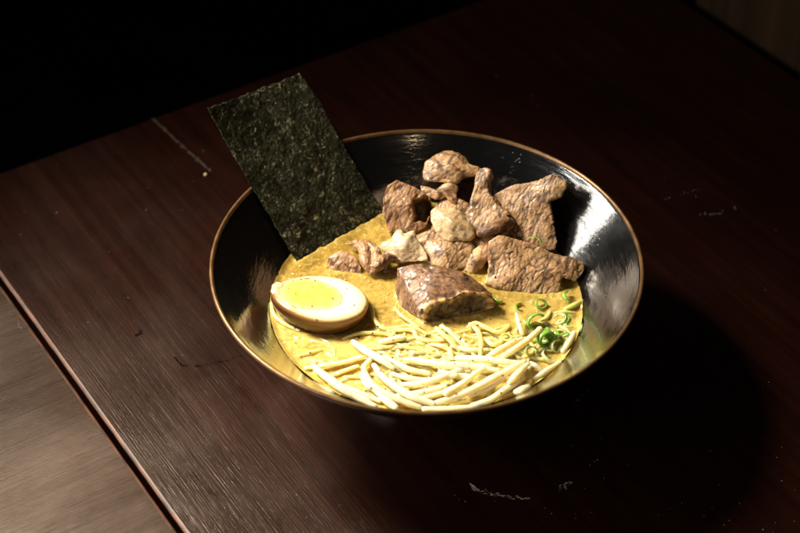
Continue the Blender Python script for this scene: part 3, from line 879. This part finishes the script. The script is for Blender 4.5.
ND = [
 ([(372, 307, 1), (374, 319, 1.5), (383, 328, 1.5), (396, 328, 1.5), (410, 326, 1.5), (427, 334, 1.2)], 1.15, 'noodle hooking up toward the egg and the dark beef'),
 ([(343, 339, .8), (361, 333, 1.6), (386, 334, 1.6), (398, 339, .6)], 1.05, 'noodle reaching left toward the egg'),
 ([(388, 331, 1), (411, 330, 2), (418, 338, 2), (431, 341, 1.8), (450, 340, 1)], 1.15, 'wavy noodle in front of the dark beef chunk'),
 ([(394, 343, 1.4), (406, 347, 2), (417, 349, 2.2), (428, 352, 2), (440, 356, 1)], 1.0, 'thin noodle below the short thick bean sprout'),
 ([(436, 328, 5), (444, 335, 5), (452, 342, 4), (460, 351, 2)], 1.3, 'pale noodle loop nearest the cut face of the dark beef'),
 ([(441, 326, 3), (449, 331, 4.5), (458, 340, 4), (466, 349, 2)], 1.2, 'noodle beside the pale loop at the dark beef'),
 ([(454, 334, 4), (466, 344, 4), (475, 356, 2)], 1.2, 'noodle slanting down right of the pale loop'),
 ([(470, 324, 2), (478, 331, 4), (481, 342, 4), (480, 356, 3)], 1.25, 'noodle curving down behind the level bean sprout'),
 ([(468, 327, 3), (476, 323, 4), (487, 328, 4), (499, 332, 3), (509, 326, 1)], 1.15, 'crinkled noodle right of the dark beef'),
 ([(484, 338, 3), (494, 345, 4), (503, 340, 3), (509, 333, 1)], 1.2, 'curled noodle around the scallion ring'),
 ([(430, 344, 2), (442, 346, 3.4), (450, 351, 3), (453, 359, 2)], 1.15, 'noodle bending down to the level bean sprout'),
 ([(395, 308, 1.5), (402, 316, 2.2), (419, 327, 1.5)], .95, 'thin white noodle tucked along the left side of the dark beef'),
 ([(271, 303, 1.5), (274, 314, 1.6), (283, 323, 1.6), (299, 331, .8)], 1.0, 'pale noodle curling round under the left end of the egg'),  # added strand, stands in for the shine where broth meets the wall
 ([(300, 356, .2), (310, 353, .8), (321, 351, .2)], 1.6, 'half sunk noodle bit left below the egg'),
 ([(330, 341, -.4), (334, 352, .4), (336, 362, -.4)], 1.1, 'half sunk noodle upright below the egg'),
 ([(345, 377, .8), (355, 377, 1.4), (364, 379, .5)], 1.0, 'short noodle beside the looping bean sprout'),
]
for pts, r_, lab in ND:
    strand('n', pts, [r_ * .8] + [r_] * (len(pts) - 2) + [r_ * .75], lab, 'noodles in the broth', M['noodle'], 'noodle', 'noodle')
# the tangle between the sprouts, half sunk
random.seed(21)
n_made = 0
for i in range(400):
    if n_made >= 120: break
    if i % 5 < 2: x0, y0 = random.uniform(350, 505), random.uniform(328, 362)
    elif i % 5 < 4: x0, y0 = random.uniform(335, 525), random.uniform(352, 408)
    else: x0, y0 = random.uniform(285, 380), random.uniform(335, 392)
    if x0 < 395 and y0 < 334: y0 += 12
    low = i % 5 == 4
    a = random.uniform(-.7, .9); L = random.uniform(7, 12); pts = []
    for k in range(6):
        pts.append((x0, y0, random.uniform(-1.0, .3) if low else random.uniform(-.5, 1.6)))
        x0 += L * math.cos(a); y0 += L * .65 * math.sin(a); a += random.uniform(-.7, .7)
    if any(at(px, py, SOUP).xy.length > .0765 for px, py, _ in pts): continue
    if any(((px - 318) / 58) ** 2 + ((py - 300) / 33) ** 2 < 1 or py < 322 for px, py, _ in pts): continue
    r_ = random.uniform(.85, 1.2); n_made += 1
    strand('n', pts, [r_ * .75] + [r_] * 4 + [r_ * .75], 'thin yellow noodle in the tangle under the bean sprouts', 'noodles tangled under the bean sprouts', M['noodle'], 'noodle', 'noodle')

# ------------------------------------------------------------------ scallions
def scallion(x, y, z, r_, w, a0, a1, tilt, rz, mat, label, th=.0006):
    """a cut ring (or part of one) of scallion: radius r_, width w"""
    bm = bmesh.new(); seg = 26; rows = []
    for i in range(seg + 1):
        a = a0 + (a1 - a0) * i / seg
        rr = r_ * (1 + .12 * noise.noise(Vector((math.cos(a), math.sin(a), x))))
        row = []
        for (dr, dz) in ((0, -.5), (th, -.45), (th, .45), (0, .5)):
            q = (rr + dr)
            row.append(bm.verts.new((q * math.cos(a), q * math.sin(a) * .85, dz * w)))
        rows.append(row)
    for A, B in zip(rows, rows[1:]):
        for k in range(4):
            bm.faces.new((A[k], A[(k + 1) % 4], B[(k + 1) % 4], B[k]))
    bm.faces.new(rows[0][::-1]); bm.faces.new(rows[-1])
    me = from_bm(bm)
    o = link('scallion_piece', me, mat)
    o.location = at(x, y, SOUP + z * .001)
    o.rotation_euler = (tilt, random.uniform(-.3, .3), rz)
    tag(o, label, 'scallion', 'chopped scallions at the right of the bowl')
    return o
G, Pq = M['scallion'], M['scallion_pale']
scallion(506.5, 337.5, 5, .0022, .0016, 0, 2 * PI, .15, 0, Pq, 'pale scallion ring on the noodles', .0007)
scallion(536, 322, 3, .0040, .0048, .3, 4.2, .9, .4, G, 'dark green scallion curl at the top of the green cluster', .0010)
scallion(545, 338, 5, .0036, .006, 0, 2 * PI, 1.2, .5, G, 'dark green scallion tube under the bean sprout tip', .0011)
scallion(551, 334, 4, .0034, .005, 1.0, 5.2, .6, 2.0, G, 'dark green scallion curl right of the tube', .0010)
scallion(541, 304, 2, .0026, .002, 0, 2 * PI, .5, .2, G, 'small bright green scallion bit below the lower slab')
scallion(520, 307, 1, .0022, .0016, .2, 4.0, .3, 1.0, G, 'small green scallion bit in the broth beside the dark beef')
scallion(498, 300, 1, .0022, .002, .6, 4.0, .4, 2.0, G, 'small green scallion bit at the dark beef\'s right corner')
scallion(568, 296, 3, .0030, .002, .4, 3.8, .5, 1.2, G, 'green scallion curl under the hooked slab end')
scallion(534, 244, 20.5, .0040, .0022, .6, 2.6, .9, -.5, G, 'green scallion sliver lying between the two beef slabs')
scallion(556, 346, 2, .0030, .003, .5, 5.0, .9, .9, Pq, 'pale green scallion curl in front of the green cluster')
scallion(548, 357, 2, .0034, .0024, 0, 3.4, .5, 2.2, Pq, 'pale green scallion curl near the front right wall')
scallion(531, 351, 4, .0024, .003, .4, 4.4, 1.0, .3, Pq, 'pale green scallion bit beside the tiny bean sprout')
PZ = []
random.seed(31)
while len(PZ) < 26:
    x, y = random.gauss(555, 13), random.gauss(334, 15)
    q = at(x, y, SOUP)
    if q.xy.length > .0755: continue
    full = random.random() < .5
    a0 = random.uniform(0, 3); PZ.append((x, y, random.uniform(.1, .9), random.uniform(.0016, .0030), random.uniform(.0006, .0010), a0, a0 + (2 * PI if full else random.uniform(2.2, 4)), random.uniform(0, 6)))
for i, (x, y, z, r_, w, a0, a1, rz) in enumerate(PZ):
    p = at(x, y, SOUP); 
    o = scallion(x, y, z, r_, w, a0, a1, random.uniform(.05, .35), rz, G if i % 5 == 4 else Pq, 'small green scallion ring scattered around the dark green cluster' if i % 5 == 4 else 'small pale scallion ring scattered around the dark green cluster', random.uniform(.0009, .0014))
    # arcs are drawn about their own centre: bring the middle of the arc to the spot
    m = (a0 + a1) / 2
    if a1 - a0 < 3: o.location -= o.rotation_euler.to_matrix() @ Vector((r_ * math.cos(m), r_ * .85 * math.sin(m), 0))

SL = [([(566, 309, .8), (575, 305, 1.6), (583, 301, 1.2)], 1.5, 'pale green scallion sliver pointing up to the right wall, the farthest one'),
      ([(556, 313, .6), (565, 312, 1.0), (574, 313, .6)], 1.1, 'flat pale green scallion sliver just below the farthest sliver'),
      ([(577, 336, .8), (581, 328, 1.4), (582, 321, .8)], 1.2, 'pale green scallion sliver standing along the right wall'),
      ([(556, 352, .5), (563, 346, 1.2), (568, 340, .8)], 1.1, 'pale green scallion sliver left of the pale bean sprout at the wall'),
      ([(542, 351, .6), (549, 348, 1.2), (557, 347, .6)], 1.0, 'pale green scallion sliver below the dark green cluster'),
      ([(560, 326, .5), (566, 329, 1.2), (571, 334, .6)], 1.0, 'pale green scallion sliver right of the dark green cluster'),
      ([(528, 341, 2), (533, 346, 2.2), (537, 352, 1.4)], .9, 'small pale green scallion sliver under the upper bean sprout tip'),
      ([(550, 312, .5), (547, 317, 1.2), (541, 320, .8)], 1.0, 'pale green scallion sliver above the dark green cluster')]
for pts, r_, lab in SL:
    strand('v', pts, [r_ * .8, r_, r_ * .6], lab, 'chopped scallions at the right of the bowl', M['scallion_pale'], 'scallion_piece', 'scallion')

# ------------------------------------------------------------------ broth
from mathutils.kdtree import KDTree
bpy.context.view_layer.update()
touch = []
for o in list(col.objects):
    if o.type != 'MESH' or not o.name.startswith(('beef', 'bean', 'noodle', 'egg_white', 'scallion', 'nori')): continue
    mw = o.matrix_world; step = 2 if o.name.startswith('beef') else 1
    for i, v in enumerate(o.data.vertices):
        if i % step: continue
        p = mw @ v.co
        if abs(p.z - SOUP) < .0009: touch.append(p.xy.copy())
kd = KDTree(len(touch))
for i, p in enumerate(touch): kd.insert((p.x, p.y, 0), i)
kd.balance()
R0 = wall_r(SOUP) + .0006
bm = bmesh.new()
NR, NS = 150, 380
lay = bm.verts.layers.float.new('edge')
ctr = bm.verts.new((0, 0, 0)); prev = None
for i in range(1, NR + 1):
    rr = R0 * i / NR
    ring = []
    for k in range(NS):
        a = 2 * PI * k / NS
        p = Vector((rr * math.cos(a), rr * math.sin(a), 0))
        dist = kd.find(p)[2]
        men = math.exp(-dist / .0012)
        z = .0005 * fbm(p * 75) + .0002 * fbm(p * 300, 3) + .0016 * ss(R0 - .0030, R0, rr) ** 2 + .0008 * men
        w_ = 1 + .010 * ss(R0 - .003, R0, rr)
        v = bm.verts.new((p.x * w_, p.y * w_, z)); v[lay] = men
        ring.append(v)
    for k in range(NS):
        k2 = (k + 1) % NS
        if prev is None: bm.faces.new((ctr, ring[k], ring[k2]))
        else: bm.faces.new((prev[k], ring[k], ring[k2], prev[k2]))
    prev = ring
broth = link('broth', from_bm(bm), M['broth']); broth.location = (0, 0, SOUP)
tag(broth, 'cloudy golden yellow broth filling the black bowl', 'broth')

# ------------------------------------------------------------------ pepper, oil, droplets
dg = bpy.context.evaluated_depsgraph_get(); dg.update()
random.seed(5)
bm = bmesh.new()
spots = [(365, 307), (368, 310), (340, 290), (345, 293), (315, 281), (313, 287.5), (331, 298), (336, 301), (358, 338), (349, 327), (406, 357), (341, 376), (357, 392), (361, 390), (385, 300), (392, 296),
         (398, 318), (401, 321), (430, 343), (455, 327), (467, 333), (462, 342), (478, 325), (440, 347), (521, 378), (554, 325), (563, 331), (526, 311), (520, 322), (501, 301), (480, 378), (318, 343), (329, 341)]
while len(spots) < 240:
    x, y = random.uniform(285, 580), random.uniform(258, 400)
    q = at(x, y, SOUP)
    if q.xy.length < .077: spots.append((x, y))
for x, y in spots:
    d = ray(x, y)
    hit, loc, nrm, _, ob, _ = sc.ray_cast(dg, CAM, d)
    if not hit or ob.name.startswith(('bowl', 'rim', 'nori', 'table')): continue
    if loc.z < SOUP - .002: continue
    s = random.choice([.00022, .0003, .0004, .0005, .0006]) if len(spots) else 0
    r_ = bmesh.ops.create_icosphere(bm, subdivisions=1, radius=s)
    e = Matrix.Rotation(random.random() * 6, 3, 'Z') @ Matrix.Diagonal((random.uniform(.7, 1.5), random.uniform(.6, 1.1), .6))
    for v in r_['verts']: v.co = loc + nrm * s * .35 + e @ v.co
o = link('ground_pepper', from_bm(bm), M['pepper'], smooth=False)
tag(o, 'black ground pepper specks scattered over the broth and noodles', 'pepper', kind='stuff')
# oil lenses on the broth
bm = bmesh.new()
for i in range(200):
    x, y = random.uniform(272, 585), random.uniform(225, 400)
    q = at(x, y, SOUP)
    if q.xy.length > .077: continue
    s = random.choice([.0003, .0004, .0004, .0006, .0008]) * random.uniform(.8, 1.2)
    r_ = bmesh.ops.create_uvsphere(bm, u_segments=14, v_segments=6, radius=1)
    for v in r_['verts']: v.co = Vector((q.x + v.co.x * s, q.y + v.co.y * s, SOUP + .0002 + v.co.z * min(.00025, s * .4)))
o = link('oil_droplets', from_bm(bm), M['oil'])
tag(o, 'small glossy oil droplets floating on the yellow broth', 'oil', kind='stuff')
# splashes of broth clinging to the inner wall
bm = bmesh.new()
def wall_hit(x, y):
    d = ray(x, y); tt = .55
    while tt < 1.05:
        p = CAM + d * tt
        if p.z < RIM_Z - .001 and p.y > -.085 and p.xy.length >= wall_r(p.z): return p
        tt += .0004
    return None
n_ = 0
for i in range(240):
    r0 = random.random()
    if r0 < .45: x, y = random.gauss(572, 20), random.gauss(235, 28)
    elif r0 < .70: s = random.random(); x, y = 502 + 26 * s + random.gauss(0, 2.5), 186 - 40 * s + random.gauss(0, 2.5)
    elif r0 < .85: x, y = random.uniform(360, 560), random.uniform(135, 180)
    else: x, y = random.uniform(225, 285), random.uniform(250, 350)
    p = wall_hit(x, y)
    if p is None or p.z < SOUP + .003 or p.z > RIM_Z - .003: continue
    s = random.choice([.00025, .0003, .0004, .0005])
    nrm = Vector((-p.x, -p.y, p.xy.length)).normalized()
    r_ = bmesh.ops.create_icosphere(bm, subdivisions=2, radius=s)
    for v in r_['verts']:
        k = v.co.dot(nrm); v.co = p + v.co - nrm * k * .5
o = link('broth_droplets', from_bm(bm), M['drop'])
tag(o, 'tiny clear droplets clinging to the inside wall of the bowl', 'droplets', kind='stuff')

# ------------------------------------------------------------------ light
w = bpy.data.worlds.new('World'); sc.world = w; w.use_nodes = True
bg = w.node_tree.nodes['Background']
bg.inputs['Color'].default_value = (1, .78, .6, 1); bg.inputs['Strength'].default_value = .007
def lamp(name, loc, target, energy, size, colr, spot=None, blend=.6):
    ld = bpy.data.lights.new(name, 'SPOT')
    ld.energy = energy; ld.color = colr; ld.shadow_soft_size = size
    ld.spot_size = math.radians(spot); ld.spot_blend = blend
    o = bpy.data.objects.new(name, ld); col.objects.link(o)
    o.location = loc
    o.rotation_euler = (Vector(target) - Vector(loc)).to_track_quat('-Z', 'Y').to_euler()
    return o
az, el, dist = math.radians(158), math.radians(47), .80
L = Vector((math.cos(az) * math.cos(el), math.sin(az) * math.cos(el), math.sin(el))) * dist + Vector((0, 0, .05))
lamp('key_lamp', L, (-.065, -.045, .04), 108, .12, (1, .87, .69), 38, 1.0)
def softbox(name, loc, target, energy, sx, sy, colr):
    ld = bpy.data.lights.new(name, 'AREA')
    ld.shape = 'RECTANGLE'; ld.size = sx; ld.size_y = sy
    ld.energy = energy; ld.color = colr
    o = bpy.data.objects.new(name, ld); col.objects.link(o)
    o.location = loc
    o.rotation_euler = (Vector(target) - Vector(loc)).to_track_quat('-Z', 'Y').to_euler()
    return o
softbox('window_light', (-.98, -.06, .46), (0, 0, .06), 14.0, 1.15, .34, (1, .95, .86))
softbox('warm_lamp', (.12, -.95, .95), (0, .1, .07), .5, .10, .10, (1, .72, .42))

sc.view_settings.view_transform = 'Standard'
sc.view_settings.look = 'None'
sc.view_settings.exposure = 0
sc.view_settings.gamma = 1
sc.render.engine = 'CYCLES'
sc.cycles.use_denoising = True
sc.cycles.max_bounces = 8
